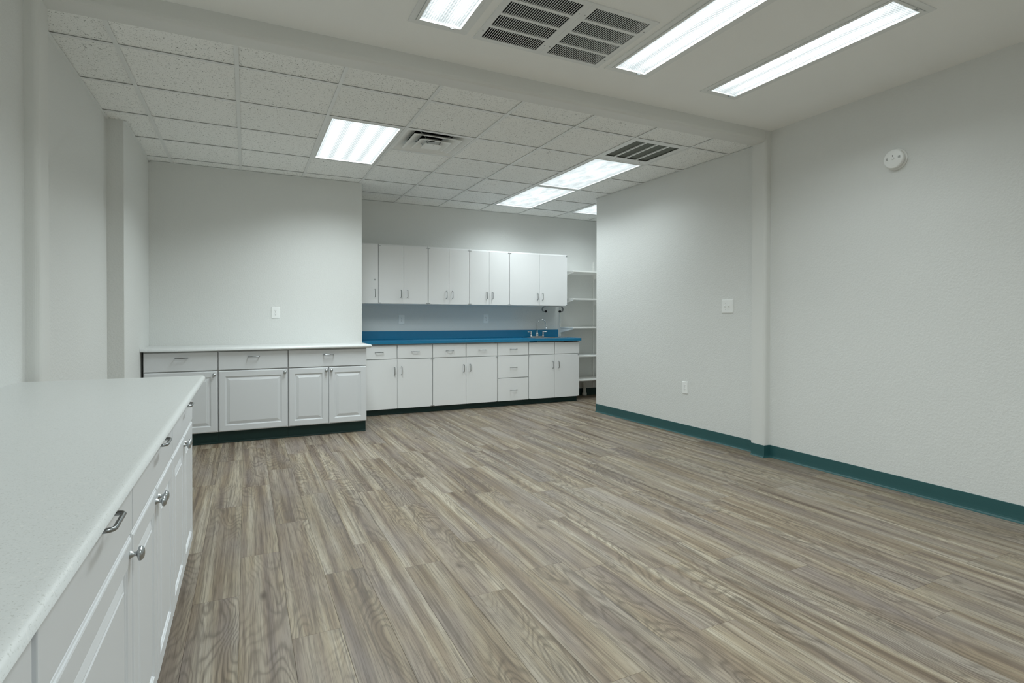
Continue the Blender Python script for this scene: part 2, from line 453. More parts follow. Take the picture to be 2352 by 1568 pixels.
lens_me = B(-LW, LW, -.61, .61, 0, .004).mesh('lens', 'lens_near')
fr = MB()
zi = .0
fr.frame(-LW-.052, LW+.052, -.662, .662, .034, -.006, 0)          # trim flange on the plaster
fr.frame(-LW-.016, LW+.016, -.626, .626, .017, -.010, .012)       # hinged door frame around the lens
fr_me = fr.mesh('frame', 'fixture_white')
hs_me = MB().add([(-LW-.016,-.626,.0125),(LW+.016,-.626,.0125),(LW+.016,.626,.0125),(-LW-.016,.626,.0125),
                  (-LW-.016,-.626,.10),(LW+.016,-.626,.10),(LW+.016,.626,.10),(-LW-.016,.626,.10)],
                 [(0,1,5,4),(1,2,6,5),(2,3,7,6),(3,0,4,7),(4,5,6,7)]).mesh('housing', 'fixture_white')
la_me = B(-.012, .012, -.006, .006, -.013, -.0095).mesh('latch', 'nickel')
labels = {(.966, 0): 'short view of narrow lit ceiling light left of the black slotted air grilles',
          (2.262, 0): 'long narrow lit ceiling light beside the right black slotted air grille',
          (3.086, 0): 'long narrow lit ceiling light nearest the right wall with the smoke alarm',
          (.966, 1): 'added unseen narrow ceiling light behind the viewer on the left',
          (2.262, 1): 'added unseen narrow ceiling light behind the viewer in the middle',
          (3.086, 1): 'added unseen narrow ceiling light behind the viewer on the right'}
for cx in (.966, 2.262, 3.086):
    for ri, (a, b) in enumerate(rows):
        t = thing('strip_ceiling_light', labels[(cx, ri)], 'ceiling light', (cx, (a+b)/2, ZC), 0, 'narrow recessed lights in the plaster ceiling')
        link('frame', fr_me, t, bevel=.0015); link('lens', lens_me, t, (0, 0, .004)); link('housing', hs_me, t)
        lamp(t, 2*LW-.01, 1.20, W_NEAR[(cx, ri)], .011)
        for sy in (-1, 1): link('latch', la_me, t, (.07, sy*.618, 0))

# two return-air grilles in the plaster ceiling
gf = MB()
gw = .355
gf_holes = [(-gw/2, gw/2, a-2.671, b-2.671) for a, b in GROWS]
gf = holes(-.2155, .2155, -.30, .30, -.006, .003, gf_holes)
gf_me = gf.mesh('frame', 'fixture_white')
fn = MB(); NF = 27
for a, b in GROWS:
    for i in range(1, NF):
        x = -gw/2+gw*i/NF
        fn.box(x-.0016, x+.0016, a-2.671, b-2.671, -.0045, -.0015)
fn_me = fn.mesh('fins', 'fixture_white')
db_me = MB().add([(-gw/2,-.266,.05),(gw/2,-.266,.05),(gw/2,.266,.05),(-gw/2,.266,.05),(-gw/2,-.266,0),(gw/2,-.266,0),(gw/2,.266,0),(-gw/2,.266,0)],
                 [(0,1,2,3),(0,1,5,4),(1,2,6,5),(2,3,7,6),(3,0,4,7)]).mesh('duct_box', 'duct_black')
sc_me = MB().lathe([(0, -.0085), (.0035, -.008), (.004, -.006)], 'z', 10).mesh('screw', 'nickel')
for g, lb in ((GR[0], 'slotted white air grille with black openings beside the left narrow light'),
              (GR[1], 'slotted white air grille with black openings beside the middle narrow light')):
    t = thing('return_air_grille', lb, 'air grille', ((g[0]+g[1])/2, 2.671, ZC), 0, 'pair of slotted grilles in the plaster ceiling')
    link('frame', gf_me, t, bevel=.001); f = link('fins', fn_me, t); f['kind'] = 'stuff'; link('duct_box', db_me, t)
    for sx in (-1, 1):
        for yy in (-.186, .19): link('screw', sc_me, t, (sx*.198, yy, 0))

# ------------------------------------------------------------ tiled ceiling
ceil = struct('ceiling_leak_slab', B(XL2-.1, XA+.1, YP1-.02, YB2+.1, 3.05, 3.09), 'particle_board')  # unseen slab over the tiles, added to stop light leaks
colx = [GX+T*i for i in range(-4, 9)]
rowy = [GY+T*i for i in range(0, 6)]
xs = [XL2]+[x for x in colx if XL2+.05 < x < XA-.05]+[XA]
ys = [YP1]+[y for y in rowy if YP1+.05 < y < YB2-.05]+[YB2]
def ci(x): return min(range(len(xs)), key=lambda i: abs(xs[i]-x))
def rj(y): return min(range(len(ys)), key=lambda i: abs(ys[i]-y))
occupied = set()
def occupy(c0, c1, r0, r1):
    for i in range(ci(GX+T*(c0-4)), ci(GX+T*(c1-4))):
        for j in range(rj(GY+T*r0), rj(GY+T*r1)): occupied.add((i, j))
occupy(3, 4, 1, 3); occupy(7, 8, 1, 3); occupy(7, 8, 3, 5); occupy(9, 10, 3, 5); occupy(4, 5, 1, 2); occupy(7, 8, 0, 1)
tmesh = {}
TB = .0119
def inside(i, j):
    xm, ym = (xs[i]+xs[i+1])/2, (ys[j]+ys[j+1])/2
    if ys[j] >= YB1-.02 and xs[i+1] <= XPC+.02: return False      # over the back left block
    if xs[i] > XRF+TH and ys[j+1] < YA+.05: return False          # outside the alcove
    return True
for i in range(len(xs)-1):
    for j in range(len(ys)-1):
        if (i, j) in occupied or not inside(i, j): continue
        wx, wy = xs[i+1]-xs[i]-.015, ys[j+1]-ys[j]-.017
        key = (round(wx, 3), round(wy, 3))
        if key not in tmesh: tmesh[key] = B(-wx/2, wx/2, -wy/2, wy/2, 0, .016).mesh('ceiling_tile', 'fissured_tile')
        link('ceiling_tile', tmesh[key], ceil, ((xs[i]+xs[i+1])/2, (ys[j]+ys[j+1])/2, ZT+.0058+random.uniform(0, .0012)), (random.uniform(-.0012, .0012), random.uniform(-.0012, .0012), 0))
for x in xs[1:-1]:
    yb = YB1 if x < XPC-.01 else YB2
    ya = YP1 if x < XRF+TH else YA
    mb = MB().box(-TB, TB, ya, yb, ZT, ZT+.0032); mb.box(-.002, .002, ya, yb, ZT+.002, ZT+.038)
    obj('grid_runner', mb, 'grid_metal', ceil, loc=(x, 0, 0))
ctm = {}
for j in range(1, len(ys)-1):
    for i in range(len(xs)-1):
        if (i, j) in occupied and (i, j-1) in occupied and not (xs[i] > 2.9 and j == rj(GY+3*T)) and not (j == rj(GY+T)): continue
        if not inside(i, j) or not inside(i, j-1): continue
        L = round(xs[i+1]-xs[i]-2*TB, 3)
        if L not in ctm:
            mb = MB().box(-L/2, L/2, -TB, TB, .0004, .002); mb.box(-L/2, L/2, -.002, .002, .002, .036); ctm[L] = mb.mesh('cross_tee', 'grid_metal')
        link('cross_tee', ctm[L], ceil, ((xs[i]+xs[i+1])/2, ys[j], ZT))
def angle_(x0, x1, y0, y1): obj('wall_angle', B(x0, x1, y0, y1, ZT-.0005, ZT+.0015), 'fixture_white', ceil)
angle_(XL2, XL2+.018, YP1, YC); angle_(XL3, XL3+.018, YC, YB1); angle_(XL3, XPC, YB1-.018, YB1)
angle_(XPC, XA, YB2-.018, YB2); obj('wall_angle', MB().prism([(XF0-.018, YP1), (XF0, YP1), (XF1, YRE), (XF1-.018, YRE)], 'z', ZT-.0005, ZT+.0015), 'fixture_white', ceil); angle_(XPC, XPC+.018, YB1, YB2)

# lay-in fluorescent lights
def lay_in(c, r0, label):
    x0 = GX+T*(c-4); y0 = GY+T*r0
    t = thing('troffer_light', label, 'ceiling light', (x0+T/2, y0+T, ZT), 0, 'wide lay in lights in the tiled ceiling')
    hx, hy = T/2-.010, T-.010
    link('frame', tr_fr, t, bevel=.0015); link('lens', tr_ln if c == 3 else tr_lp, t, (0, 0, .006)); link('housing', tr_hs, t)
    lamp(t, 2*hx-.06, 2*hy-.06, W_TILE[(c, r0)], .0125)
hx, hy = T/2-.0125, T-.0125
f_ = MB().frame(-hx, hx, -hy, hy, .020, .0025, .014)
f_.frame(-hx+.0195, hx-.0195, -hy+.0195, hy-.0195, .007, -.001, .013)
tr_fr = f_.mesh('frame', 'fixture_white')
tr_ln = B(-hx+.025, hx-.025, -hy+.025, hy-.025, 0, .004).mesh('lens', 'lens_tile')
tr_lp = tr_ln.copy(); tr_lp.materials[0] = M['lens_pebbled']
tr_hs = MB().add([(-hx,-hy,.0145),(hx,-hy,.0145),(hx,hy,.0145),(-hx,hy,.0145),(-hx,-hy,.11),(hx,-hy,.11),(hx,hy,.11),(-hx,hy,.11)],
                 [(0,1,5,4),(1,2,6,5),(2,3,7,6),(3,0,4,7),(4,5,6,7)]).mesh('housing', 'fixture_white')
lay_in(3, 1, 'wide lit ceiling light over the room, left of the square air diffuser')
lay_in(7, 1, 'wide lit ceiling light touching the dark barred grille by the right wall')
lay_in(7, 3, 'wide lit ceiling light end to end behind another, nearest the wall cupboards')
lay_in(9, 3, 'wide ceiling light cut off by the right partition edge above the shelves')

# square stepped diffuser
cx, cy = GX+T/2, GY+1.5*T
t = thing('air_diffuser', 'square white stepped air diffuser right of the left wide ceiling light', 'air vent', (cx, cy, ZT))
def frustum(h0, z0, h1, z1, th=.003, lip=.0):
    mb = MB()
    def ring(h, z): return [(-h, -h, z), (h, -h, z), (h, h, z), (-h, h, z)]
    R_ = ([ring(h0-lip, z0)] if lip else [])+[ring(h0, z0), ring(h0, z0+.004), ring(h1, z1), ring(h1-th, z1), ring(h0-.006-lip, z0+.003+th*.3)]
    vs = [q for r in R_ for q in r]; k = len(R_); fs = []
    for a in range(k):
        b = (a+1) % k
        for i in range(4): fs.append((a*4+i, a*4+(i+1) % 4, b*4+(i+1) % 4, b*4+i))
    return mb.add(vs, fs)
H = T/2-.013
obj('outer_panel', frustum(H, .001, .175, .060, .004, .014), 'white_metal', t, bevel=.002)
obj('ring', frustum(.214, -.005, .098, .050, .003, .012), 'white_metal', t, bevel=.003)
obj('ring', frustum(.140, -.015, .042, .034, .003, .012), 'white_metal', t, bevel=.003)
obj('centre_plate', MB().box(-.077, .077, -.074, .074, -.027, -.022), 'white_metal', t, bevel=.003)
du = MB().add([(-.175,-.175,.060),(.175,-.175,.060),(.175,.175,.060),(-.175,.175,.060),(-.175,-.175,.2),(.175,-.175,.2),(.175,.175,.2),(-.175,.175,.2)],
              [(0,1,5,4),(1,2,6,5),(2,3,7,6),(3,0,4,7),(4,5,6,7)])
obj('duct_neck', du, 'duct_black', t)
for sx in (-1, 1):
    for sy in (-1, 1):
        obj('strut', MB().tube([(sx*.05, sy*.05, -.018), (sx*.08, sy*.08, .03), (sx*.145, sy*.145, .05)], .004, 6), 'nickel', t)
obj('screw', MB().lathe([(0, -.0285), (.003, -.028), (.0035, -.0265)], 'z', 8), 'nickel', t, loc=(0, -.055, 0))

# barred filter grille
x0 = GX+3*T; y0 = GY
t = thing('filter_grille', 'white framed ceiling grille with three bars over dark filter by right wall', 'air grille', (x0+T/2, y0+T/2, ZT))
hx = T/2-.013
ops = [(-.254, -.150), (-.130, -.026), (-.006, .104), (.122, .226)]
obj('frame', holes(-hx, hx, -hx, hx, .001, .006, [(-.252, .232, -.246, .216)]), 'fixture_white', t, bevel=.001)
for bx in (-.140, -.016, .112): obj('bar', B(bx-.0085, bx+.0085, -.246, .216, .0005, .011), 'white_metal', t, bevel=.001)
obj('filter', B(-.27, .25, -.26, .23, .013, .03), 'filter_grey', t)
for sx in (-.10, .19): link('screw', sc_me, t, (sx, .26, .007))

# ------------------------------------------------------------ handles and knobs (shared meshes)
def pull_pts(L=.096, D=.032, r=.012):
    # along local x, base at y=0, standing off to -y
    pts = [(-L/2, 0, 0), (-L/2, -(D-r), 0)]
    for i in range(1, 6):
        a = math.radians(90*i/5); pts.append((-L/2+r*(1-math.cos(a)), -(D-r)-r*math.sin(a), 0))
    for i in range(1, 6):
        a = math.radians(90*(1-i/5)); pts.append((L/2-r*(1-math.cos(a)), -(D-r)-r*math.sin(a), 0))
    pts += [(L/2, 0, 0)]
    return pts
pull_me = MB().tube(pull_pts(), .0045, 10).mesh('pull', 'brushed_steel')
knob_me = MB().lathe([(.0, 0), (.0092, 0), (.0092, -.0018), (.0070, -.0045), (.0052, -.009), (.0050, -.013), (.0080, -.0155),
                      (.0150, -.0175), (.0165, -.0205), (.0150, -.0245), (.0100, -.0280), (.0045, -.0292), (0, -.0295)], 'y', 28).mesh('knob', 'nickel')
hinge_me = MB().box(-.010, .010, -.0045, .001, -.004, .004).mesh('hinge', 'nickel')

def flat_panel(x0, x1, z0, z1): return B(x0, x1, 0, .019, z0, z1)
def raised_panel(x0, x1, z0, z1):
    prof = [(0, .019), (0, .0062), (.0015, .0044), (.0045, .0034), (.0062, .0012), (.0095, 0), (.056, 0), (.0585, .0030), (.0612, .0034), (.0640, .0078), (.0700, .0080), (.0725, .0066), (.088, .0020), (.0905, .0024), (.0940, .0003)]
    mb = MB(); k = len(prof)
    vs = []
    for d, y in prof: vs += [(x0+d, y, z0+d), (x1-d, y, z0+d), (x1-d, y, z1-d), (x0+d, y, z1-d)]
    fs = []
    for a in range(k-1):
        for i in range(4): fs.append((a*4+i, a*4+(i+1) % 4, (a+1)*4+(i+1) % 4, (a+1)*4+i))
    fs.append(tuple((k-1)*4+i for i in range(4))); fs.append((3, 2, 1, 0))
    return mb.add(vs, fs)

def cabinet(name, label, group, loc, rz, W, D, Ztop, toe, panels, mat, panel=flat_panel, hinges=False, toe_set=.07, base=True):
    t = thing(name, label, 'cabinet', loc, rz, group)
    e = .0006
    if name == 'sink_cabinet':
        bd = MB().box(e, .018, .0205, D, toe, Ztop).box(W-.018, W-e, .0205, D, toe, Ztop).box(.018, W-.018, .0205, D, toe, toe+.018)
        bd.box(.018, W-.018, D-.008, D, toe+.018, Ztop).box(.018, W-.018, .0205, .040, Ztop-.20, Ztop-.17)
    else:
        bd = MB().box(e, W-e, .0205, D, toe, Ztop)
    obj('body', bd, 'carcass_white', t, bevel=.001)
    if base:
        tk = MB().box(e, W-e, toe_set, toe_set+.02, 0, toe-.001)
        prof = [(toe_set, .012), (toe_set-.004, .004), (toe_set-.010, 0), (toe_set, 0)]
        tk.prism(prof, 'x', e, W-e)
        tk2 = obj('toe_kick', tk, 'shaded_teal_vinyl', t); tag(tk2, 'teal vinyl toe kick under the cabinet, shade painted in')
        obj('plinth', B(.01, W-.01, toe_set+.021, D-.01, 0, toe-.001), 'particle_board', t)
    for (kind, x0, x1, z0, z1, hand) in panels:
        p_ = obj(kind, (raised_panel if (kind == 'door' and panel is raised_panel) else flat_panel)(x0, x1, z0, z1), mat, t,
                 bevel=0 if (kind == 'door' and panel is raised_panel) else .0022)
        for hd in hand:
            if hd[0] == 'h': link('pull', pull_me, p_, (hd[1], .001, hd[2]))
            elif hd[0] == 'v': link('pull', pull_me, p_, (hd[1], .001, hd[2]), (0, math.radians(90), 0))
            elif hd[0] == 'k': link('knob', knob_me, p_, (hd[1], .001, hd[2]))
            elif hd[0] == 'lock':
                obj('lock', MB().lathe([(0, -.006), (.007, -.0055), (.0095, -.003), (.0095, .001)], 'y', 18), 'nickel', p_, loc=(hd[1], 0, hd[2]))
            elif hd[0] == 'hg': link('hinge', hinge_me, p_, (hd[1], 0, hd[2]))
    return t

# ------------------------------------------------------------ cabinets: back left run (raised panel doors)
FY = 5.905; Zt, toe = .8925, .116
dz0, dz1, wz0, wz1 = .119, .700, .709, .881
GL = 'raised panel base cabinets against the back left wall'
def single(W, wz1=.881, pz=.830): return [('drawer', .004, W-.004, wz0, wz1, [('h', W/2, pz)]),
                       ('door', .004, W-.004, dz0, dz1, [('k', W-.032, .664)])]
def double(W, wz1=.881, pz=.830): return [('drawer', .004, W-.004, wz0, wz1, [('h', W/2, pz)]),
                       ('door', .004, W/2-.003, dz0, dz1, [('k', W/2-.025, .666)]),
                       ('door', W/2+.003, W-.004, dz0, dz1, [('k', W/2+.025, .666)])]
cabinet('base_cabinet', 'white raised panel cabinet in the back left corner, partly behind the near countertop', GL, (-.838, FY, 0), 0, .598, YB1-FY-.003, Zt, toe, single(.598), 'white_thermofoil', raised_panel)
cabinet('base_cabinet', 'white raised panel cabinet with one wide door, middle of the back left three', GL, (-.240, FY, 0), 0, .617, YB1-FY-.003, Zt, toe, single(.617), 'white_thermofoil', raised_panel)
cabinet('base_cabinet', 'white raised panel cabinet with a pair of doors next to the flat white run', GL, (.377, FY, 0), 0, .773, YB1-FY-.003, Zt, toe, double(.773), 'white_thermofoil', raised_panel)
# ------------------------------------------------------------ near run along the left wall, facing +x
FX = -.237; GN = 'raised panel base cabinets along the near left wall'
DN = FX-XLN-.003
R90 = math.radians(90)
cabinet('base_cabinet', 'white raised panel cabinet nearest the viewer, at the bottom left corner', GN, (FX, .095, 0), R90, .768, DN, Zt-.020, toe, double(.768, .864, .832), 'white_thermofoil', raised_panel)
cabinet('base_cabinet', 'white raised panel cabinet with single door and large round knob in left foreground', GN, (FX, .877, 0), R90, .643, DN, Zt-.020, toe, single(.643, .864, .832), 'white_thermofoil', raised_panel)
cabinet('base_cabinet', 'white raised panel cabinet with two doors, middle of the visible near left run', GN, (FX, 1.523, 0), R90, .768, DN, Zt-.020, toe, double(.768, .864, .832), 'white_thermofoil', raised_panel)
cabinet('base_cabinet', 'white raised panel cabinet at the far end of the near left run', GN, (FX, 2.293, 0), R90, .80, DN, Zt-.020, toe, double(.80, .864, .832), 'white_thermofoil', raised_panel)

# countertops with a bullnose front and end
def bull(x0, x1, y0, y1, z0, z1, r, sides):
    """slab whose listed sides (subset of 'xX yY') are half round; built as loops of a rounded rectangle"""
    mb = MB(); zc = (z0+z1)/2; hz = (z1-z0)/2; loops = []
    K = 8; rc = .022
    for i in range(K+1):
        a = math.radians(-90+180*i/K); ins = hz*(1-math.cos(a)); z = zc+hz*math.sin(a)
        X0 = x0+(ins if 'x' in sides else 0); X1 = x1-(ins if 'X' in sides else 0)
        Y0 = y0+(ins if 'y' in sides else 0); Y1 = y1-(ins if 'Y' in sides else 0)
        lp = []
        for (cx_, cy_, a0, ok) in ((X0, Y0, 180, 'x' in sides and 'y' in sides), (X1, Y0, 270, 'X' in sides and 'y' in sides),
                                   (X1, Y1, 0, 'X' in sides and 'Y' in sides), (X0, Y1, 90, 'x' in sides and 'Y' in sides)):
            rad = max(rc-ins, .004) if ok else 0
            qx = cx_+(rad if cx_ == X0 else -rad); qy = cy_+(rad if cy_ == Y0 else -rad)
            for t_ in range(5):
                b = math.radians(a0+90*t_/4); lp.append((qx+rad*math.cos(b), qy+rad*math.sin(b), z))
        loops.append(lp)
    k = len(loops[0]); vs = [q for l in loops for q in l]; fs = []
    for a in range(K):
        for i in range(k): fs.append((a*k+i, a*k+(i+1) % k, (a+1)*k+(i+1) % k, (a+1)*k+i))
    mb.add(vs, fs, True)
    mb.f.append(tuple(reversed(range(k)))); mb.sm.append(False)
    mb.f.append(tuple(K*k+i for i in range(k))); mb.sm.append(False)
    return mb
tag(obj('countertop', bull(XL3+.001, 1.200, 5.862, YB1-.001, .893, .926, .016, 'yX'), 'solid_counter'),
    'off white bullnose countertop on the back left cabinets under the wall outlet', 'countertop')
tag(obj('countertop', bull(XLN+.001, -.189, .02, 3.262, .873, .904, .016, 'XY'), 'solid_counter'),
    'large off white bullnose countertop filling the left foreground', 'countertop')

# ------------------------------------------------------------ back run: flat white cabinets, blue top
FB = 6.785; DB = YB2-FB-.003
GB = 'flat front base cabinets under the blue countertop'
def flat36(x0, x1, xm):
    W = x1-x0; c_ = xm-x0
    return [('drawer', .004, c_-.006, .700, .868, [('h', c_/2-.0, .784)]), ('drawer', c_+.006, W-.006, .700, .868, [('h', (c_+W)/2, .784)]),
            ('door', .004, c_-.002, .078, .691, [('v', c_-.036, .548), ('hg', .012, .684), ('hg', .012, .085)]),
            ('door', c_+.002, W-.006, .078, .691, [('v', c_+.054, .552), ('hg', W-.018, .684), ('hg', W-.018, .085)])]
cabinet('base_cabinet', 'flat white cabinet with two drawers, partly hidden by the back left countertop end', GB, (1.245, FB, 0), 0, .909, DB, .882, .078, flat36(1.245, 2.154, 1.694), 'white_laminate')
cabinet('base_cabinet', 'flat white cabinet with two drawers, left of the drawer stack', GB, (2.154, FB, 0), 0, .914, DB, .882, .078, flat36(2.154, 3.068, 2.612), 'white_laminate')
Wd = 3.544-3.068
cabinet('drawer_cabinet', 'flat white cabinet with a stack of three drawers under the blue countertop', GB, (3.068, FB, 0), 0, Wd, DB, .882, .078,
        [('drawer', .006, Wd-.008, .700, .868, [('h', Wd/2, .784)]), ('drawer', .006, Wd-.008, .394, .690, [('h', Wd/2, .535)]),
         ('drawer', .006, Wd-.008, .078, .384, [('h', Wd/2, .224)])], 'white_laminate')
Wk = 4.372-3.544; c_ = 3.957-3.544
cabinet('sink_cabinet', 'flat white cabinet with two plain false fronts under the sink', GB, (3.544, FB, 0), 0, Wk, DB, .882, .078,
        [('false_front', .004, c_-.005, .700, .868, []), ('false_front', c_+.005, Wk-.001, .700, .868, []),
         ('door', .004, c_-.002, .078, .691, [('v', c_-.030, .548), ('hg', .012, .684), ('hg', .012, .085)]),
         ('door', c_+.002, Wk-.001, .078, .691, [('v', c_+.060, .548), ('hg', Wk-.014, .684), ('hg', Wk-.014, .085)])], 'white_laminate')
SK = (3.70, 4.165, 6.845, 7.135)
ct = tag(obj('countertop', holes(XPC+.002, 4.390, 6.752, YB2-.001, .884, .922, [SK]), 'blue_laminate', bevel=.002),
         'blue laminate countertop with sink on the flat white cabinets', 'countertop')
obj('backsplash', B(XPC+.002, 4.300, YB2-.021, YB2-.001, .9222, 1.034), 'blue_laminate', ct, bevel=.0025)
# sink
t = thing('kitchen_sink', 'stainless drop in sink in the blue countertop behind the tap', 'sink', (SK[0], SK[2], .922))
sw, sd = SK[1]-SK[0], SK[3]-SK[2]
obj('rim', holes(-.022, sw+.022, -.022, sd+.092, .0002, .005, [(.012, sw-.012, .012, sd-.012)]), 'stainless', t, bevel=.002)
bs = MB(); rg = [(.004, 0.0), (.012, -.02), (.02, -.15), (.06, -.17)]
vs = []; fs = []
for d, z in rg: vs += [(d, d, z), (sw-d, d, z), (sw-d, sd-d, z), (d, sd-d, z)]
for a in range(3):
    for i in range(4): fs.append((a*4+i, a*4+(i+1) % 4, (a+1)*4+(i+1) % 4, (a+1)*4+i))
fs.append((12, 13, 14, 15)); bs.add(vs, fs); obj('basin', bs, 'stainless', t)
obj('drain', MB().lathe([(0, -.1665), (.03, -.1665), (.04, -.1655), (.04, -.1695)], 'z', 20, (sw/2, sd/2, 0)), 'chrome', t)
# faucet
fx, fy, fz = 3.890, 7.185, .927
t = thing('faucet', 'chrome gooseneck tap with two lever handles behind the sink', 'tap', (fx, fy, fz))
obj('base_plate', MB().prism([(x*1.0, y) for x, y in arc(.085, 0, .026, -90, 90, 8)+arc(-.085, 0, .026, 90, 270, 8)], 'z', 0, .016), 'chrome', t, bevel=.004)
obj('spout_collar', MB().lathe([(.024, .014), (.024, .022), (.016, .028), (.021, .038), (.023, .048), (.016, .058), (.012, .066), (.015, .072), (.010, .080), (.0, .081)], 'z', 20), 'chrome', t)
pts = [(0, 0, .07), (0, 0, .12), (0, 0, .175)]
for i in range(1, 13):
    a = math.radians(205*i/12); pts.append((.060*(1-math.cos(a)), -.035*(1-math.cos(a)), .175+.088*math.sin(a)))
obj('spout', MB().tube(pts, .0088, 12), 'chrome', t)
e_ = pts[-1]
obj('aerator', MB().lathe([(.006, .012), (.0135, .006), (.0155, -.004), (.013, -.014), (0, -.015)], 'z', 18, e_), 'chrome', t)
for sx in (-1, 1):
    h_ = obj('handle', MB().lathe([(.019, .014), (.019, .020), (.011, .028), (.014, .045), (.014, .060), (.009, .068), (.012, .076), (.010, .084), (0, .086)], 'z', 18, (sx*.100, 0, 0)), 'chrome', t)
    obj('lever', MB().tube([(sx*.088, 0, .078), (sx*.115, -.004, .079), (sx*.150, -.010, .080), (sx*.166, -.013, .080)], [.005, .0048, .0062, .0052], 10), 'plate_white' if False else 'chrome', h_)

# ------------------------------------------------------------ wall cabinets
FU = 6.966; DU = YB2-FU-.003; GU = 'flat white wall cabinets above the blue countertop'
def upper(label, x0, x1, xm):
    W = x1-x0; z0, z1 = .006, .742; H_ = .759; ps = []
    if xm is None:
        ps = [('door', .003, W-.004, z0, z1, [('v', W-.046, .134), ('lock', W-.046, .304)])]
    else:
        c = xm-x0
        ps = [('door', .004, c-.0015, z0, z1, [('v', c-.040, .134), ('hg', .014, z1-.008), ('hg', .014, z0+.008)]),
              ('door', c+.0015, W-.004, z0, z1, [('v', c+.044, .134), ('hg', W-.014, z1-.008), ('hg', W-.014, z0+.008)])]
    t = thing('wall_cabinet', label, 'cabinet', (x0, FU, 1.384), 0, GU)
    obj('body', MB().box(.0006, W-.0006, .0205, DU, 0, H_), 'white_laminate', t, bevel=.001)
    for (kind, a, b, c0, c1, hand) in ps:
        p_ = obj(kind, flat_panel(a, b, c0, c1), 'white_laminate', t, bevel=.0018)
        for hd in hand:
            if hd[0] == 'v': link('pull', pull_me, p_, (hd[1], .001, hd[2]), (0, math.radians(90), 0))
            elif hd[0] == 'hg': link('hinge', hinge_me, p_, (hd[1], 0, hd[2]))
            else: obj('lock', MB().lathe([(0, -.006), (.007, -.0055), (.0095, -.003), (.0095, .001)], 'y', 18), 'nickel', p_, loc=(hd[1], 0, hd[2]))
upper('narrow white wall cabinet with a lock, cut off by the wall corner', XPC+.003, 1.503, None)
upper('white wall cabinet with two doors, right beside the locked narrow one', 1.507, 2.149, 1.826)
upper('white wall cabinet with two narrow doors, middle of the five', 2.152, 2.731, 2.439)
upper('white wall cabinet with two doors, left of the widest cabinet over the sink', 2.733, 3.330, 3.022)
upper('widest white wall cabinet above the sink at the right end', 3.332, 4.278, 3.812)

# paper towel holder under the right cabinet
t = thing('paper_towel_holder', 'empty paper towel holder with black end knobs under the cabinet above the sink', 'towel holder', (4.11, 7.10, 1.3838))
obj('mounting_plate', B(-.15, .15, -.03, .03, -.006, 0), 'grey_plastic', t, bevel=.002)
for sx in (-1, 1):
    mb = MB(); out = []; inn = []
    for i in range(9):
        a = math.radians(90+170*i/8 if sx < 0 else 90-170*i/8)
        out.append((sx*.145+.040*math.cos(a), -.044+.040*math.sin(a))); inn.append((sx*.145+.028*math.cos(a), -.044+.031*math.sin(a)))
    mb.prism(out+inn[::-1], 'y', -.016, .016)
    a_ = obj('arm', mb, 'grey_plastic', t, bevel=.003)
    obj('knob', MB().lathe([(0, -.024), (.012, -.022), (.0165, -.014), (.0165, .014), (.012, .022), (0, .024)], 'y', 18, (sx*.121, 0, -.076)), 'black_rubber', a_)

# ------------------------------------------------------------ shelves on slotted standards
t = thing('shelf_unit', 'white adjustable shelves on slotted wall standards right of the sink cabinet', 'shelves', (0, YB2, 0))
for k_, (sx, zb) in enumerate(((4.345, .93), (4.955, .12), (5.56, .12))):
    mb = MB()
    for dx in (-.0115, .0045): mb.box(dx, dx+.007, -.013, 0, zb, 2.10)
    mb.box(-.0045, .0045, -.004, 0, zb, 2.10)
    z = zb+.02
    while z < 2.08:
        mb.box(-.0045, .0045, -.012, -.004, z, z+.010); z += .032
    obj('standard', mb, 'shelf_white', t, loc=(sx, 0, 0))
SH = [1.893, 1.482, 1.058, .632, .275]
for z in SH:
    x0 = 4.335 if z > .9 else 4.42
    s_ = obj('shelf', B(x0, XA-.15, -.393, -.016, z, z+.019), 'shelf_white', t, bevel=.0015)
    for sx in ((4.345, 4.955, 5.56) if z > .9 else (4.955, 5.56)):
        br = MB().prism([(-.013, z-.075), (-.013, z-.001), (-.385, z-.001), (-.385, z-.012), (-.06, z-.062)], 'x', sx-.0035, sx+.0035)
        obj('bracket', br, 'shelf_white', s_)
tag(obj('pipe_elbow', MB().tube([(4.762, 7.24, 0), (4.762, 7.24, .02), (4.762, 7.24, .10), (4.760, 7.242, .150), (4.752, 7.252, .185), (4.744, 7.262, .20)],
        [.034, .030, .028, .027, .026, .020], 16).lathe([(.030, .0), (.037, .0), (.037, .045), (.030, .05)], 'z', 18, (4.762, 7.24, 0)), 'pvc_white'),
    'white plastic pipe elbow on the floor under the lowest shelf', 'pipe')

# ------------------------------------------------------------ wall plates
slot_me = B(-.0012, .0012, -.0004, .001, -.0042, .0042).mesh('slot', 'slot_dark')
gnd_me = MB().lathe([(0, -.0004), (.0026, -.0004), (.0026, .001)], 'y', 12).mesh('slot', 'slot_dark')
def rrect(w, h, r, k=4):
    return arc(w-r, h-r, r, 0, 90, k)+arc(-w+r, h-r, r, 90, 180, k)+arc(-w+r, -h+r, r, 180, 270, k)+arc(w-r, -h+r, r, 270, 360, k)
def plate_mb(w, h):
    mb = MB(); prof = [(0, 0), (0, -.003), (.0015, -.0050), (.004, -.0060)]; k = None
    for d, y in prof:
        lp = rrect(w-d, h-d, .004); k = len(lp); mb.v += [(q[0], y, q[1]) for q in lp]
    for a in range(3):
        for i in range(k): mb.f.append((a*k+i, a*k+(i+1) % k, (a+1)*k+(i+1) % k, (a+1)*k+i)); mb.sm.append(False)
    mb.f.append(tuple(3*k+i for i in range(k))); mb.sm.append(False); mb.f.append(tuple(range(k))); mb.sm.append(False)
    return mb
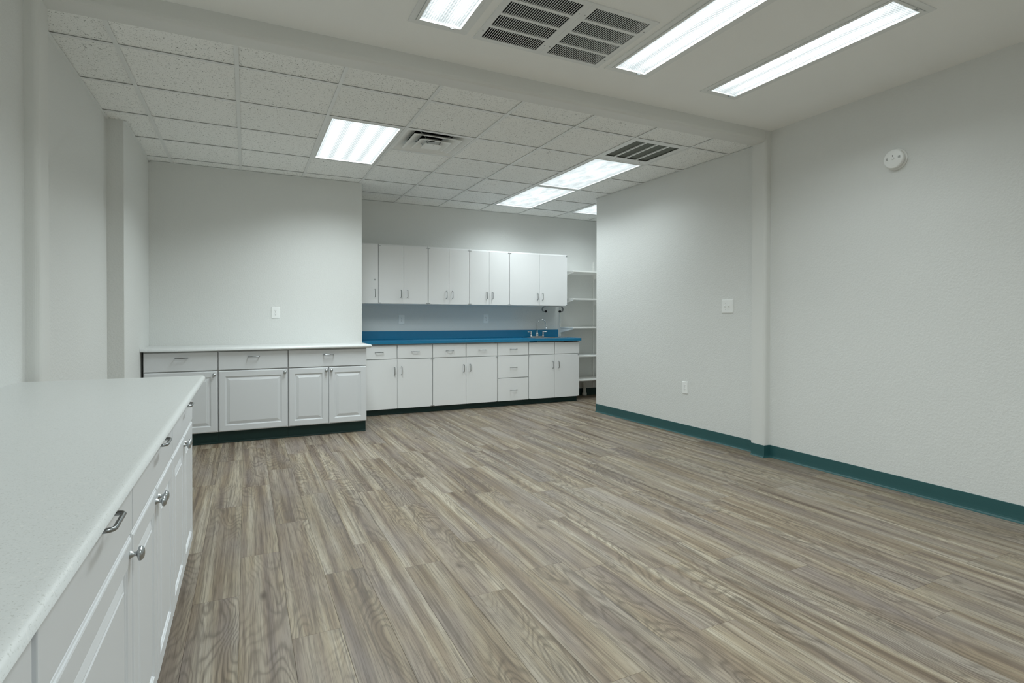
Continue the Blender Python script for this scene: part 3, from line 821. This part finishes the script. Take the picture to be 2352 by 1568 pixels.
out_plate = plate_mb(.0405, .0625).mesh('plate', 'plate_white')
rec_me = MB().prism(rrect(.0165, .0140, .009), 'y', -.0075, -.004).mesh('receptacle', 'plate_white')
scr_me = MB().lathe([(0, -.0072), (.0025, -.007), (.003, -.0055)], 'y', 10).mesh('screw', 'nickel')
def outlet(label, loc, rz):
    t = thing('wall_outlet', label, 'outlet', loc, rz, 'white power outlets')
    link('plate', out_plate, t); link('screw', scr_me, t)
    for dz in (.0195, -.0195):
        r = link('receptacle', rec_me, t, (0, 0, dz))
        for dx in (-.0064, .0064): link('slot', slot_me, r, (dx, -.0075, .004))
        link('slot', gnd_me, r, (0, -.0075, -.0062))
outlet('white power outlet on the back left wall above the off white countertop', (.2835, YB1, 1.2625), 0)
outlet('left white power outlet between blue backsplash and wall cabinets', (1.877, YB2, 1.186), 0)
outlet('right white power outlet between blue backsplash and wall cabinets, nearer the tap', (3.108, YB2, 1.198), 0)
outlet('white power outlet low on the right wall above the teal baseboard', (xf(4.338), 4.338, .489), math.radians(-90)+ANG)
t = thing('light_switch', 'white two toggle light switch plate on right wall beside the pilaster', 'switch', (xf(3.793), 3.793, 1.3175), math.radians(-90)+ANG)
link('plate', plate_mb(.066, .0640).mesh('plate', 'plate_white'), t)
for dx in (-.023, .023):
    tg = MB().add([(-.005, -.005, -.012), (.005, -.005, -.012), (.005, -.005, .012), (-.005, -.005, .012),
                   (-.0042, -.018, .0005), (.0042, -.018, .0005), (.0042, -.0165, .0085), (-.0042, -.0165, .0085)],
                  [(0,3,2,1),(4,5,6,7),(0,1,5,4),(1,2,6,5),(2,3,7,6),(3,0,4,7)])
    obj('toggle', tg, 'plate_white', t, loc=(dx, 0, 0), bevel=.0008)
    for dz in (.030, -.030): link('screw', scr_me, t, (dx, 0, dz))

# smoke detector, facing -x
t = thing('smoke_detector', 'round white smoke detector high on the right wall', 'smoke detector', (XRN, 2.296, 2.312), math.radians(-90))
obj('base', MB().lathe([(0, 0), (.073, 0), (.073, -.006), (.069, -.011), (.0, -.011)], 'y', 48), 'plate_white', t)
obj('vent_ring', MB().lathe([(.058, -.011), (.058, -.020)], 'y', 48), 'slot_dark', t)
obj('cover', MB().lathe([(.058, -.019), (.065, -.020), (.0665, -.024), (.0655, -.036), (.0635, -.041), (.058, -.0435), (0, -.0445)], 'y', 48), 'plate_white', t)
obj('test_button', MB().lathe([(.009, -.044), (.009, -.0465), (.0075, -.0472), (0, -.0472)], 'y', 20), 'white_metal', t, loc=(0, 0, .002))
obj('indicator', B(-.0016, .0016, -.0455, -.043, -.005, .005), 'slot_dark', t, loc=(-.003, 0, .021))
for cx_, dz in ((-.040, .004), (.040, .006)):
    mb = MB()
    for i in range(4): mb.box(-.0075, .0075, -.0452, -.043, -.0075+i*.0043, -.0075+i*.0043+.0020)
    obj('sounder_slots', mb, 'grey_plastic', t, loc=(cx_, 0, dz))
